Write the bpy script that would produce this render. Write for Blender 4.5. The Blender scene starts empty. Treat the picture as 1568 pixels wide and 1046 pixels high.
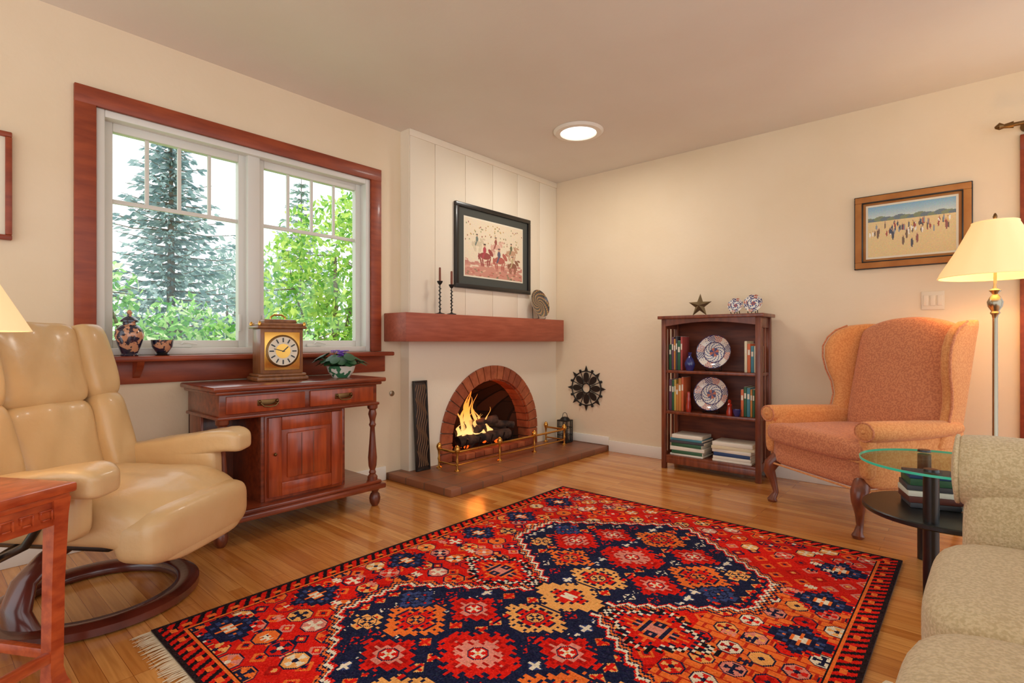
import bpy,bmesh,math,random
import numpy as np
from mathutils import Vector,Matrix,Euler
random.seed(4); rng=np.random.default_rng(4)
sc=bpy.context.scene
sc.view_settings.view_transform='Standard'
sc.view_settings.look='None'
sc.view_settings.exposure=0.0
pi=math.pi
def lin(c):
    o=[]
    for v in c[:3]:
        v=v/255.0
        o.append(v/12.92 if v<=.04045 else ((v+.055)/1.055)**2.4)
    return tuple(o)+(1.0,)
# ---------------------------------------------------------------- materials
def mat(name,col,rough=.5,metal=0,col2=None,nscale=6,stretch=(1,1,1),detail=4,lo=.35,hi=.65,bump=0,bscale=80,bstretch=(1,1,1),coat=0,emit=None,es=0,sheen=0,spec=.5,attr=None,trans=0):
    m=bpy.data.materials.new(name); m.use_nodes=True
    nt=m.node_tree; N=nt.nodes; L=nt.links; p=N['Principled BSDF']
    p.inputs['Base Color'].default_value=lin(col); p.inputs['Roughness'].default_value=rough
    p.inputs['Metallic'].default_value=metal; p.inputs['Coat Weight'].default_value=coat
    p.inputs['Coat Roughness'].default_value=.12
    p.inputs['Specular IOR Level'].default_value=spec
    if sheen: p.inputs['Sheen Weight'].default_value=sheen
    if trans: p.inputs['Transmission Weight'].default_value=trans
    tc=N.new('ShaderNodeTexCoord')
    if col2 is not None:
        mp=N.new('ShaderNodeMapping'); mp.inputs['Scale'].default_value=stretch
        L.new(tc.outputs['Object'],mp.inputs['Vector'])
        n=N.new('ShaderNodeTexNoise'); n.inputs['Scale'].default_value=nscale; n.inputs['Detail'].default_value=detail
        L.new(mp.outputs[0],n.inputs['Vector'])
        r=N.new('ShaderNodeValToRGB'); r.color_ramp.elements[0].position=lo; r.color_ramp.elements[1].position=hi
        r.color_ramp.elements[0].color=lin(col); r.color_ramp.elements[1].color=lin(col2)
        L.new(n.outputs[0],r.inputs[0]); L.new(r.outputs[0],p.inputs['Base Color'])
    if attr:
        a=N.new('ShaderNodeAttribute'); a.attribute_name=attr; L.new(a.outputs['Color'],p.inputs['Base Color'])
    if bump:
        mp=N.new('ShaderNodeMapping'); mp.inputs['Scale'].default_value=bstretch
        L.new(tc.outputs['Object'],mp.inputs['Vector'])
        n=N.new('ShaderNodeTexNoise'); n.inputs['Scale'].default_value=bscale; n.inputs['Detail'].default_value=3
        L.new(mp.outputs[0],n.inputs['Vector'])
        b=N.new('ShaderNodeBump'); b.inputs['Strength'].default_value=bump; b.inputs['Distance'].default_value=.01
        L.new(n.outputs[0],b.inputs['Height']); L.new(b.outputs[0],p.inputs['Normal'])
    if emit is not None:
        p.inputs['Emission Color'].default_value=lin(emit); p.inputs['Emission Strength'].default_value=es
    return m
M={}
M['wall']=mat('wall_paint',(235,216,187),.85,col2=(231,211,180),nscale=2,bump=.15,bscale=25)
M['ceil']=mat('ceiling_paint',(228,222,211),.9,col2=(224,216,204),nscale=1.5,bump=.1,bscale=30)
M['fpaint']=mat('chimney_paint',(238,226,204),.8,bump=.2,bscale=14)
M['white']=mat('white_trim',(236,230,218),.45)
M['vinyl']=mat('window_vinyl',(222,220,212),.4)
M['redwood']=mat('fir_trim',(156,68,32),.45,col2=(130,50,22),nscale=5,stretch=(6,1,6),bump=.05,coat=.1)
M['mantel']=mat('mantel_wood',(168,84,58),.5,col2=(150,70,46),nscale=5,stretch=(8,1,10),coat=.1,bump=.04)
M['cherry']=mat('cherry_wood',(144,66,36),.3,col2=(104,42,22),nscale=4,stretch=(8,1.2,8),coat=.45)
M['cherryv']=mat('cherry_wood_door',(180,78,34),.3,col2=(138,54,24),nscale=4,stretch=(8,8,1),coat=.4)
M['dark']=mat('dark_walnut',(134,68,40),.35,col2=(98,44,26),nscale=5,stretch=(6,6,1),coat=.3)
M['darkin']=mat('dark_walnut_inside',(124,62,38),.5,col2=(92,42,28),nscale=5,stretch=(1,6,6))
M['rosew']=mat('rosewood',(200,92,44),.3,col2=(164,64,28),nscale=5,stretch=(3,8,8),coat=.5)
M['ring']=mat('recliner_wood',(106,44,30),.25,col2=(78,30,20),nscale=6,coat=.6)
M['clockw']=mat('clock_wood',(146,92,48),.35,col2=(118,70,34),nscale=6,stretch=(6,6,1),coat=.3)
M['black']=mat('black_satin',(22,20,20),.35,coat=.2)
M['iron']=mat('wrought_iron',(30,27,25),.5,metal=.3)
M['brass']=mat('brass',(220,168,84),.22,metal=1)
M['brassd']=mat('antique_brass',(120,92,58),.35,metal=1)
M['chrome']=mat('aged_silver',(160,150,130),.25,metal=1)
M['leather']=mat('tan_leather',(220,186,136),.34,col2=(210,172,120),nscale=3,bump=.16,bscale=40,coat=.15)
M['chairfab']=mat('salmon_upholstery',(212,138,94),.85,col2=(192,116,78),nscale=110,detail=1,lo=.45,hi=.55,bump=.2,bscale=220,sheen=.15)
M['chairside']=mat('lamplit_salmon_upholstery',(224,156,94),.85,col2=(212,138,78),nscale=110,detail=1,lo=.45,hi=.55,bump=.2,bscale=220,sheen=.15)  # same salmon fabric, with warm lamp light put into its lighter yellowish colour
M['sofa']=mat('cream_chenille',(216,196,156),.9,col2=(196,174,132),nscale=150,detail=1,lo=.4,hi=.6,bump=.45,bscale=170,sheen=.2)
M['shade']=mat('lamp_shade',(244,222,178),.8,emit=(255,204,126),es=.5)
M['shadel']=mat('lamp_shade_left',(244,222,180),.8,emit=(255,214,150),es=.5)
M['bulb']=mat('bulb_glow',(255,240,200),.5,emit=(255,226,170),es=6)
M['tube']=mat('solar_diffuser',(255,250,240),.5,emit=(255,250,238),es=3.0)
M['paint']=mat('painted_surface',(200,200,200),.5,attr='Col')
M['plate']=mat('glazed_plate',(200,200,200),.15,attr='Col',coat=.5)
M['rug']=mat('wool_rug',(200,30,20),.95,attr='Col',bump=.5,bscale=260,sheen=0,spec=.1)
M['fringe']=mat('rug_fringe',(224,208,176),.9)
M['paper']=mat('book_pages',(232,224,204),.8)
M['greenm']=mat('picture_mat_dark',(70,72,66),.8)
M['cream']=mat('picture_mat_cream',(232,222,200),.8)
M['candle']=mat('candle_wax',(130,74,54),.6)
M['mattan']=mat('picture_mat_tan',(182,122,60),.7,col2=(166,104,46),nscale=8)
M['soot']=mat('sooty_firebrick',(60,42,34),.9,col2=(26,22,20),nscale=5,bump=.4,bscale=20)
M['log']=mat('charred_log',(92,66,52),.9,col2=(26,20,18),nscale=12,bump=.8,bscale=25)
M['ember']=mat('embers',(60,20,10),.9,emit=(255,90,20),es=1.4)
M['soil']=mat('soil',(60,42,30),.95)
M['violetleaf']=mat('violet_leaf',(40,84,46),.5)
M['violet']=mat('violet_petal',(128,84,196),.6)
M['porc']=mat('porcelain',(234,230,216),.15,col2=(60,120,84),nscale=30,lo=.54,hi=.58,detail=1,coat=.5)
M['porcw']=mat('white_porcelain',(232,230,222),.15,coat=.5)
M['imari']=mat('imari_jar',(206,150,116),.15,col2=(36,34,56),nscale=30,lo=.42,hi=.46,detail=3,coat=.6)
M['bronze']=mat('bronze_star',(120,104,76),.4,metal=.8)
M['bluecer']=mat('blue_ceramic',(34,44,110),.15,coat=.6)
M['redcer']=mat('red_ceramic',(160,40,24),.2,coat=.6)
M['carved']=mat('carved_panel',(50,36,30),.45,bump=.5,bscale=24)
M['carveg']=mat('carved_relief',(150,112,76),.5)
M['switch']=mat('switch_plate',(230,216,192),.5)
def glassmat(name,tint,fac):
    m=bpy.data.materials.new(name); m.use_nodes=True; nt=m.node_tree; N=nt.nodes; L=nt.links
    N.remove(N['Principled BSDF']); o=N['Material Output']
    t=N.new('ShaderNodeBsdfTransparent'); t.inputs[0].default_value=lin(tint)
    g=N.new('ShaderNodeBsdfGlossy'); g.inputs['Roughness'].default_value=.02
    x=N.new('ShaderNodeMixShader'); x.inputs[0].default_value=fac
    L.new(t.outputs[0],x.inputs[1]); L.new(g.outputs[0],x.inputs[2]); L.new(x.outputs[0],o.inputs[0]); return m
M['glass']=glassmat('window_glass',(252,253,253),.03)
M['tglass']=glassmat('table_glass',(226,242,234),.12)
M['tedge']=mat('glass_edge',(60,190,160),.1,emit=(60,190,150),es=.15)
def floor_mat():
    m=bpy.data.materials.new('oak_floor'); m.use_nodes=True; nt=m.node_tree; N=nt.nodes; L=nt.links; p=N['Principled BSDF']
    tc=N.new('ShaderNodeTexCoord')
    br=N.new('ShaderNodeTexBrick'); br.inputs['Scale'].default_value=1.0
    br.inputs['Brick Width'].default_value=.95; br.inputs['Row Height'].default_value=.057; br.offset=.37; br.offset_frequency=3
    br.inputs['Mortar Size'].default_value=.0008; br.inputs['Mortar Smooth'].default_value=.3
    br.inputs['Color1'].default_value=(0,0,0,1); br.inputs['Color2'].default_value=(1,1,1,1); br.inputs['Mortar'].default_value=(0,0,0,1)
    L.new(tc.outputs['Object'],br.inputs['Vector'])
    ramp=N.new('ShaderNodeValToRGB'); e=ramp.color_ramp.elements
    e[0].color=lin((196,122,54)); e[1].color=lin((228,164,90)); x=e.new(.5); x.color=lin((214,144,72))
    L.new(br.outputs['Color'],ramp.inputs[0])
    mp=N.new('ShaderNodeMapping'); mp.inputs['Scale'].default_value=(1.6,26,1); L.new(tc.outputs['Object'],mp.inputs[0])
    n=N.new('ShaderNodeTexNoise'); n.inputs['Scale'].default_value=2.2; n.inputs['Detail'].default_value=6; n.inputs['Distortion'].default_value=.6
    L.new(mp.outputs[0],n.inputs[0])
    r2=N.new('ShaderNodeValToRGB'); r2.color_ramp.elements[0].position=.3; r2.color_ramp.elements[1].position=.62
    r2.color_ramp.elements[0].color=(.6,.46,.34,1); r2.color_ramp.elements[1].color=(1,1,1,1); L.new(n.outputs[0],r2.inputs[0])
    mx=N.new('ShaderNodeMix'); mx.data_type='RGBA'; mx.blend_type='MULTIPLY'; mx.inputs[0].default_value=.62
    L.new(ramp.outputs[0],mx.inputs[6]); L.new(r2.outputs[0],mx.inputs[7])
    m2=N.new('ShaderNodeMix'); m2.data_type='RGBA'; m2.inputs[7].default_value=lin((136,74,32))
    L.new(br.outputs['Fac'],m2.inputs[0]); L.new(mx.outputs[2],m2.inputs[6]); L.new(m2.outputs[2],p.inputs['Base Color'])
    p.inputs['Roughness'].default_value=.24; p.inputs['Coat Weight'].default_value=.45; p.inputs['Coat Roughness'].default_value=.12
    return m
M['floor']=floor_mat()
def brick_tile(name,c1,c2,mort,w,h,vec='Object',rot=(0,0,0)):
    m=bpy.data.materials.new(name); m.use_nodes=True; nt=m.node_tree; N=nt.nodes; L=nt.links; p=N['Principled BSDF']
    tc=N.new('ShaderNodeTexCoord'); mp=N.new('ShaderNodeMapping'); mp.inputs['Rotation'].default_value=rot
    L.new(tc.outputs[vec],mp.inputs[0])
    br=N.new('ShaderNodeTexBrick'); br.inputs['Scale'].default_value=1; br.inputs['Brick Width'].default_value=w; br.inputs['Row Height'].default_value=h
    br.inputs['Mortar Size'].default_value=.005; br.offset=0 if w==h else .5
    br.inputs['Color1'].default_value=lin(c1); br.inputs['Color2'].default_value=lin(c2); br.inputs['Mortar'].default_value=lin(mort)
    L.new(mp.outputs[0],br.inputs['Vector']); L.new(br.outputs[0],p.inputs['Base Color']); p.inputs['Roughness'].default_value=.4
    b=N.new('ShaderNodeBump'); b.inputs['Strength'].default_value=.5; b.inputs['Distance'].default_value=.004; b.invert=True
    L.new(br.outputs['Fac'],b.inputs['Height']); L.new(b.outputs[0],p.inputs['Normal'])
    return m
M['hearth']=brick_tile('hearth_tile',(152,94,62),(128,76,50),(104,76,58),.2,.2)
M['firebrick']=brick_tile('firebrick_wall',(92,58,42),(54,38,30),(38,30,26),.22,.07,rot=(0,pi/2,0))
M['brickA']=mat('arch_brick_a',(182,100,62),.45,col2=(154,76,46),nscale=14,bump=.4,bscale=40)
M['brickB']=mat('arch_brick_b',(158,80,50),.45,col2=(134,62,38),nscale=14,bump=.4,bscale=40)
M['mortar']=mat('mortar',(112,78,58),.9)
def leafmat(name,cols):
    m=bpy.data.materials.new(name); m.use_nodes=True; nt=m.node_tree; N=nt.nodes; L=nt.links; p=N['Principled BSDF']
    g=N.new('ShaderNodeNewGeometry'); r=N.new('ShaderNodeValToRGB'); e=r.color_ramp.elements
    e[0].color=lin(cols[0]); e[1].color=lin(cols[-1])
    for i,c in enumerate(cols[1:-1]):
        q=e.new((i+1)/(len(cols)-1)); q.color=lin(c)
    L.new(g.outputs['Random Per Island'],r.inputs[0]); L.new(r.outputs[0],p.inputs['Base Color']); p.inputs['Roughness'].default_value=.6
    t=N.new('ShaderNodeBsdfTranslucent'); L.new(r.outputs[0],t.inputs[0]); x=N.new('ShaderNodeMixShader'); x.inputs[0].default_value=.5
    L.new(p.outputs[0],x.inputs[1]); L.new(t.outputs[0],x.inputs[2]); L.new(x.outputs[0],N['Material Output'].inputs[0]); return m
M['spruce']=leafmat('spruce_needles',[(100,132,138),(146,172,180),(190,208,210)])
M['leaf']=leafmat('fresh_leaves',[(80,150,60),(160,206,96),(224,240,130),(110,176,84)])
M['leaf2']=leafmat('shrub_leaves',[(70,140,66),(140,200,110),(190,226,150),(240,240,220)])
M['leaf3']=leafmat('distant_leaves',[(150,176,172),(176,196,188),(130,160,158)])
M['bark']=mat('bark',(116,104,92),.9,bump=.6,bscale=20)
M['grass']=mat('lawn',(150,190,110),.95,col2=(120,170,90),nscale=5)
def flame_mat():
    m=bpy.data.materials.new('flame'); m.use_nodes=True; nt=m.node_tree; N=nt.nodes; L=nt.links
    N.remove(N['Principled BSDF']); tc=N.new('ShaderNodeTexCoord'); s=N.new('ShaderNodeSeparateXYZ'); L.new(tc.outputs['Object'],s.inputs[0])
    mr=N.new('ShaderNodeMapRange'); mr.inputs[1].default_value=.18; mr.inputs[2].default_value=.64; L.new(s.outputs[2],mr.inputs[0])
    r=N.new('ShaderNodeValToRGB'); e=r.color_ramp.elements; e[0].color=(1,.62,.22,1); e[1].color=(1,.13,.01,1); q=e.new(.5); q.color=(1,.34,.05,1)
    L.new(mr.outputs[0],r.inputs[0]); em=N.new('ShaderNodeEmission'); em.inputs[1].default_value=1.6; L.new(r.outputs[0],em.inputs[0])
    t=N.new('ShaderNodeBsdfTransparent'); lw=N.new('ShaderNodeLayerWeight'); lw.inputs[0].default_value=.6
    x=N.new('ShaderNodeMixShader'); L.new(lw.outputs['Facing'],x.inputs[0]); L.new(em.outputs[0],x.inputs[1]); L.new(t.outputs[0],x.inputs[2])
    L.new(x.outputs[0],N['Material Output'].inputs[0]); return m
M['flame']=flame_mat()
# ---------------------------------------------------------------- builder
class B:
    def __init__(s,name): s.name=name; s.v=[]; s.f=[]; s.mi=[]; s.mats=[]; s.X=Matrix()
    def midx(s,m):
        if isinstance(m,str): m=M[m]
        if m not in s.mats: s.mats.append(m)
        return s.mats.index(m)
    def add(s,vs,fs,m,T=None):
        o=len(s.v); T=s.X@T if T is not None else s.X; k=s.midx(m)
        for v in vs: s.v.append(tuple(T@Vector(v)))
        for f in fs: s.f.append([i+o for i in f]); s.mi.append(k)
    def bm(s,bm,m,T=None):
        bm.verts.index_update()
        s.add([v.co.copy() for v in bm.verts],[[v.index for v in f.verts] for f in bm.faces],m,T); bm.free()
    def box(s,c,size,m,bev=.004,rot=(0,0,0),seg=2):
        bm=bmesh.new(); bmesh.ops.create_cube(bm,size=1)
        bmesh.ops.scale(bm,vec=size,verts=bm.verts)
        bev=min(bev,min(size)*.45)
        if bev>0: bmesh.ops.bevel(bm,geom=list(bm.edges),offset=bev,segments=seg,profile=.5,affect='EDGES')
        s.bm(bm,m,Matrix.Translation(c)@Euler(rot).to_matrix().to_4x4())
    def bx(s,x0,x1,y0,y1,z0,z1,m,bev=.004):
        s.box(((x0+x1)/2,(y0+y1)/2,(z0+z1)/2),(abs(x1-x0),abs(y1-y0),abs(z1-z0)),m,bev)
    def loft(s,rings,m,caps=True,closed=False,T=None):
        n=len(rings[0]); vs=[p for r in rings for p in r]; fs=[]
        R=len(rings)
        for i in range(R if closed else R-1):
            a=i*n; b=((i+1)%R)*n
            for j in range(n):
                k=(j+1)%n; fs.append([a+j,a+k,b+k,b+j])
        if caps and not closed: fs.append(list(range(n))[::-1]); fs.append([(R-1)*n+j for j in range(n)])
        s.add(vs,fs,m,T)
    def tube(s,pts,r,m,n=10,closed=False,T=None):
        pts=[Vector(p) for p in pts]; K=len(pts); rs=r if isinstance(r,(list,tuple)) else [r]*K
        up=None; rings=[]
        for i,p in enumerate(pts):
            if closed: t=(pts[(i+1)%K]-pts[i-1])
            else: t=pts[min(i+1,K-1)]-pts[max(i-1,0)]
            t.normalize()
            if up is None:
                up=Vector((0,0,1)) if abs(t.z)<.9 else Vector((1,0,0))
            a=(up-t*up.dot(t)).normalized(); up=a; b=t.cross(a)
            rings.append([p+(a*math.cos(2*pi*j/n)+b*math.sin(2*pi*j/n))*rs[i] for j in range(n)])
        s.loft(rings,m,True,closed,T)
    def cyl(s,p0,p1,r0,r1,m,n=20): s.tube([p0,p1],[r0,r1],m,n)
    def lathe(s,prof,m,c=(0,0,0),n=28,T=None,closedprof=False,caps=True):
        c=Vector(c); rings=[[c+Vector((max(r,1e-4)*math.cos(2*pi*j/n),max(r,1e-4)*math.sin(2*pi*j/n),z)) for j in range(n)] for r,z in prof]
        s.loft(rings,m,caps and not closedprof,closedprof,T)
    def pillow(s,c,size,m,k=4,rot=(0,0,0),seg=10,fn=None):
        bm=bmesh.new(); bmesh.ops.create_cube(bm,size=2)
        bmesh.ops.subdivide_edges(bm,edges=list(bm.edges),cuts=seg,use_grid_fill=True)
        K=k
        for v in bm.verts:
            p=v.co
            nrm=(abs(p.x)**K+abs(p.y)**K+abs(p.z)**K)**(1/K); q=p/nrm
            q=Vector((q.x*size[0]/2,q.y*size[1]/2,q.z*size[2]/2))
            if fn: q=fn(q)
            v.co=q
        s.bm(bm,m,Matrix.Translation(c)@Euler(rot).to_matrix().to_4x4())
    def prism(s,pts,h,m,T):
        n=len(pts); vs=[(x,y,0) for x,y in pts]+[(x,y,h) for x,y in pts]
        fs=[list(range(n))[::-1],[n+i for i in range(n)]]+[[i,(i+1)%n,n+(i+1)%n,n+i] for i in range(n)]
        s.add(vs,fs,m,T)
    def sphere(s,c,r,m,n=12,sc3=(1,1,1)):
        prof=[(r*math.sin(pi*i/n),-r*math.cos(pi*i/n)*sc3[2]) for i in range(n+1)]
        s.lathe(prof,m,c,max(10,n+4))
    def done(s,loc=(0,0,0),rz=0,parent=None,ang=35,recalc=True,name=None):
        me=bpy.data.meshes.new(s.name); me.from_pydata(s.v,[],s.f)
        for m in s.mats: me.materials.append(m)
        me.polygons.foreach_set('material_index',s.mi)
        if recalc:
            bm=bmesh.new(); bm.from_mesh(me); bmesh.ops.recalc_face_normals(bm,faces=bm.faces); bm.to_mesh(me); bm.free()
        me.polygons.foreach_set('use_smooth',[True]*len(me.polygons)); me.update()
        try: me.set_sharp_from_angle(angle=math.radians(ang))
        except Exception as e: print(e)
        o=bpy.data.objects.new(s.name,me); sc.collection.objects.link(o); o.location=loc; o.rotation_euler=(0,0,rz)
        if parent: o.parent=parent
        return o
def empty(name,loc=(0,0,0),rz=0):
    e=bpy.data.objects.new(name,None); sc.collection.objects.link(e); e.location=loc; e.rotation_euler=(0,0,rz); e.empty_display_size=.1; return e
def colgrid(name,img,pos,mt,parent=None):
    H,W,_=img.shape
    vs=[pos(i/W,j/H) for j in range(H+1) for i in range(W+1)]
    idx=np.arange((H+1)*(W+1)).reshape(H+1,W+1)
    fs=np.stack([idx[:-1,:-1],idx[:-1,1:],idx[1:,1:],idx[1:,:-1]],-1).reshape(-1,4)
    me=bpy.data.meshes.new(name); me.from_pydata(vs,[],fs.tolist()); me.materials.append(M[mt])
    c=np.clip(img,0,255)/255.; c=np.where(c<=.04045,c/12.92,((c+.055)/1.055)**2.4)
    c=np.concatenate([c.reshape(-1,3),np.ones((H*W,1))],1).repeat(4,0).astype(np.float32)
    a=me.color_attributes.new('Col','FLOAT_COLOR','CORNER'); a.data.foreach_set('color',c.ravel()); me.update()
    o=bpy.data.objects.new(name,me); sc.collection.objects.link(o)
    if parent: o.parent=parent
    return o
def arr(H,W,c): return np.ones((H,W,3))*np.array(c,float)
def ell(img,cx,cy,rx,ry,c,rot=0):
    H,W,_=img.shape; Y,X=np.mgrid[0:H,0:W]; x=(X+.5)/W-cx; y=(Y+.5)/H-cy
    ca,sa=math.cos(rot),math.sin(rot); X2=x*ca+y*sa; Y2=-x*sa+y*ca
    img[(X2/rx)**2+(Y2/ry)**2<1]=c
def rect(img,x0,x1,y0,y1,c):
    H,W,_=img.shape; img[int(y0*H):max(int(y0*H)+1,int(y1*H)),int(x0*W):max(int(x0*W)+1,int(x1*W))]=c
# ================================================================ ROOM
XW=-3.23; XF=-3.13; YB=4.25; H=2.56; XR=2.3; YN=-1.7
b=B('floor'); b.bx(-3.4,XR,YN,YB+.15,-.1,0,'floor',0); b.done()
b=B('ceiling'); b.bx(-3.7,XR,YN,YB+.15,H,H+.1,'ceil',0); b.done()
b=B('wall_back')
b.bx(-3.7,.25,YB,YB+.15,0,H,'wall',0); b.bx(.25,2.05,YB,YB+.15,2.12,H,'wall',0); b.bx(2.05,XR,YB,YB+.15,0,H,'wall',0); b.done()
wy0,wy1,wz0,wz1=.62,2.174,.93,2.14
b=B('wall_left')
b.bx(XW-.15,XW,YN,wy0,0,H,'wall',0); b.bx(XW-.15,XW,wy1,2.44,0,H,'wall',0)
b.bx(XW-.15,XW,wy0,wy1,0,wz0,'wall',0); b.bx(XW-.15,XW,wy0,wy1,wz1,H,'wall',0); b.done()
FP=empty('fireplace')
ac,az,ar=3.33,.2,.49
def archz(y,r=ar): 
    d=abs(y-ac); return az+math.sqrt(max(0,r*r-d*d)) 
b=B('chimney_breast')
vs=[];fs=[]
def q(p): 
    o=len(vs); vs.extend(p); fs.append([o,o+1,o+2,o+3])
q([(XF,2.44,0),(XF,ac-ar,0),(XF,ac-ar,H),(XF,2.44,H)]); q([(XF,ac+ar,0),(XF,YB,0),(XF,YB,H),(XF,ac+ar,H)])
n=32; ys=[ac-ar*math.cos(pi*i/n) for i in range(n+1)]
for i in range(n):
    a,c=ys[i],ys[i+1]; q([(XF,a,archz(a)),(XF,c,archz(c)),(XF,c,H),(XF,a,H)])
q([(XF,2.44,0),(XF,2.44,H),(XW-.47,2.44,H),(XW-.47,2.44,0)])
b.add(vs,fs,'fpaint')
yy=[2.445,2.685,3.005,3.33,3.655,3.98,4.248]
for i in range(6): b.bx(XF,XF+.007,yy[i]+.0015,yy[i+1]-.0015,1.2,H-.05,'fpaint',.002)
b.bx(XF,XF+.013,2.44,YB,H-.05,H,'fpaint',.004)
b.done(recalc=False,parent=FP)
b=B('firebox')
prof=[(ac-ar,.05)]+[(y,archz(y)) for y in ys]+[(ac+ar,.05)]
def fbr(x,sc_): return [(x,ac+(y-ac)*sc_,.05+(z-.05)*(sc_*.5+.5)) for y,z in prof]
b.loft([fbr(XF+.001,1),fbr(XF-.12,1),fbr(XF-.5,.72)],'firebrick',caps=False)
b.add(fbr(XF-.5,.72),[list(range(len(prof)))],'firebrick')
b.bx(XF-.5,XF+.0,ac-ar+.001,ac+ar-.001,.03,.085,'soot',0)
b.done(ang=60,parent=FP)
b=B('brick_arch')
def wedge(a0,a1,r0,r1,m):
    pts=[]
    for a,r in ((a0,r0),((a0+a1)/2,r0),(a1,r0),(a1,r1),((a0+a1)/2,r1),(a0,r1)): pts.append((ac+r*math.cos(a),az+r*math.sin(a)))
    vs=[(XF+.001,y,z) for y,z in pts]+[(XF+.022,y,z) for y,z in pts]; n=6
    b.add(vs,[list(range(n))[::-1],[n+i for i in range(n)]]+[[i,(i+1)%n,n+(i+1)%n,n+i] for i in range(n)],m)
    vs=[(XF+.001,ac+r0*math.cos(a),az+r0*math.sin(a)) for a in (a0,a1)]+[(XF-.12,ac+r0*math.cos(a),az+r0*math.sin(a)) for a in (a1,a0)]
    vs2=[(x,ac+(y-ac)*.975,az+(z-az)*.975) for x,y,z in vs]
    b.add(vs+vs2,[[0,1,2,3],[7,6,5,4],[0,4,5,1],[1,5,6,2],[2,6,7,3],[3,7,4,0]],m)
NB=21
for i in range(NB):
    a0=pi*i/NB+.008; a1=pi*(i+1)/NB-.008; wedge(a0,a1,ar-.01,ar+.105,'brickA' if random.random()<.55 else 'brickB')
for sg in (-1,1):
    for k in range(2):
        z0=.052+k*.075; y0=ac+sg*(ar-.01); y1=ac+sg*(ar+.105)
        b.bx(XF-.12,XF+.022,min(y0,y1),max(y0,y1),z0,z0+.068,'brickA' if k else 'brickB',.004)
for k in range(9):
    y=ac-ar+.02+k*.106; b.bx(XF-.04,XF+.06,y,y+.1,.052,.10,'brickA' if k%2 else 'brickB',.006)
b.done(parent=FP)
b=B('brick_mortar')
nn=24; o=[(ac+(ar+.1)*math.cos(pi*i/nn),az+(ar+.1)*math.sin(pi*i/nn)) for i in range(nn+1)]; i_=[(ac+(ar-.006)*math.cos(pi*i/nn),az+(ar-.006)*math.sin(pi*i/nn)) for i in range(nn+1)]
o=[(ac+ar+.1,.05)]+o+[(ac-ar-.1,.05)]; i_=[(ac+ar-.006,.05)]+i_+[(ac-ar+.006,.05)]
for k in range(len(o)-1):
    a,c,d,e=o[k],o[k+1],i_[k+1],i_[k]
    b.add([(XF+.014,)+p for p in (a,c,d,e)],[[0,1,2,3]],'mortar')
b.done(recalc=False,parent=FP)
b=B('mantel_beam'); b.bx(XW+.002,-2.97,2.29,4.16,1.0,1.204,'mantel',.006); b.done(parent=FP)
b=B('hearth_slab'); b.bx(XW+.002,-2.53,2.31,YB-.002,.0,.05,'hearth',.006); b.done(parent=FP)
b=B('baseboard_back')
b.bx(-2.525,.19,YB-.018,YB-.001,0,.1,'white',.004); b.bx(-3.12,-2.525,YB-.018,YB-.001,.052,.13,'white',.004); b.done()
b=B('baseboard_left'); b.bx(XW+.001,XW+.018,YN,2.3,0,.1,'white',.004); b.done()
b=B('trim_window')
b.bx(XW,XW+.022,.535,.62,.93,2.225,'redwood'); b.bx(XW,XW+.022,2.174,2.257,.93,2.225,'redwood')
b.bx(XW,XW+.0235,.535,2.257,2.14,2.226,'redwood')
b.bx(XW+.001,XW+.02,.5,2.29,.785,.90,'redwood')
b.bx(XW+.001,XW+.12,.47,2.30,.90,.928,'redwood',.008)
for y in (.78,2.0): b.prism([(0,0),(.09,0),(.075,-.03),(.02,-.075),(0,-.085)],.03,'redwood',Matrix.Translation((XW+.02,y+.015,.90))@Matrix(((1,0,0,0),(0,0,-1,0),(0,1,0,0),(0,0,0,1))))
b.done()
b=B('window_1')
xo,xi=XW-.13,XW+.0
def fr(y0,y1,z0,z1,w,xa,xb,m='vinyl'):
    b.bx(xa,xb,y0,y0+w,z0,z1,m); b.bx(xa,xb,y1-w,y1,z0,z1,m); b.bx(xa,xb,y0+w,y1-w,z0,z0+w,m); b.bx(xa,xb,y0+w,y1-w,z1-w,z1,m)
fr(wy0+.001,wy1-.001,wz0+.001,wz1-.001,.035,xo,XW+.005)
ym=(wy0+wy1)/2-.015
b.bx(xo+.02,XW-.02,ym-.035,ym+.035,.965,2.105,'vinyl')
for (a,c) in ((.655,ym-.03),(ym+.03,2.14)):
    fr(a,c,.962,2.105,.045,XW-.1,XW-.055)
    g0,g1=a+.045,c-.045
    b.bx(XW-.085,XW-.07,g0,g1,1.70,1.722,'vinyl',.002)
    for k in range(1,4):
        y=g0+(g1-g0)*k/4; b.bx(XW-.085,XW-.07,y-.009,y+.009,1.72,2.062,'vinyl',.002)
    b.bx(XW-.055,XW-.035,(g0+g1)/2-.05,(g0+g1)/2+.05,.966,.985,'vinyl',.006)
    b.tube([(XW-.04,(g0+g1)/2,.985),(XW-.03,(g0+g1)/2+.01,.995),(XW-.02,(g0+g1)/2+.07,.985)],.006,'vinyl')
b.bx(XW-.06,XW-.045,ym-.075,ym-.06,1.06,1.16,'vinyl'); b.bx(XW-.06,XW-.045,ym+.06,ym+.075,1.06,1.16,'vinyl')
b.bx(XW-.079,XW-.076,.66,2.13,.97,2.1,'glass',0)
b.done()
b=B('trim_door')
b.bx(.19,.28,YB-.022,YB+.1,0,2.19,'redwood'); b.bx(2.02,2.11,YB-.022,YB+.1,0,2.19,'redwood'); b.bx(.19,2.11,YB-.0225,YB+.1,2.1,2.19,'redwood'); b.done()
b=B('door_1')
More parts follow.
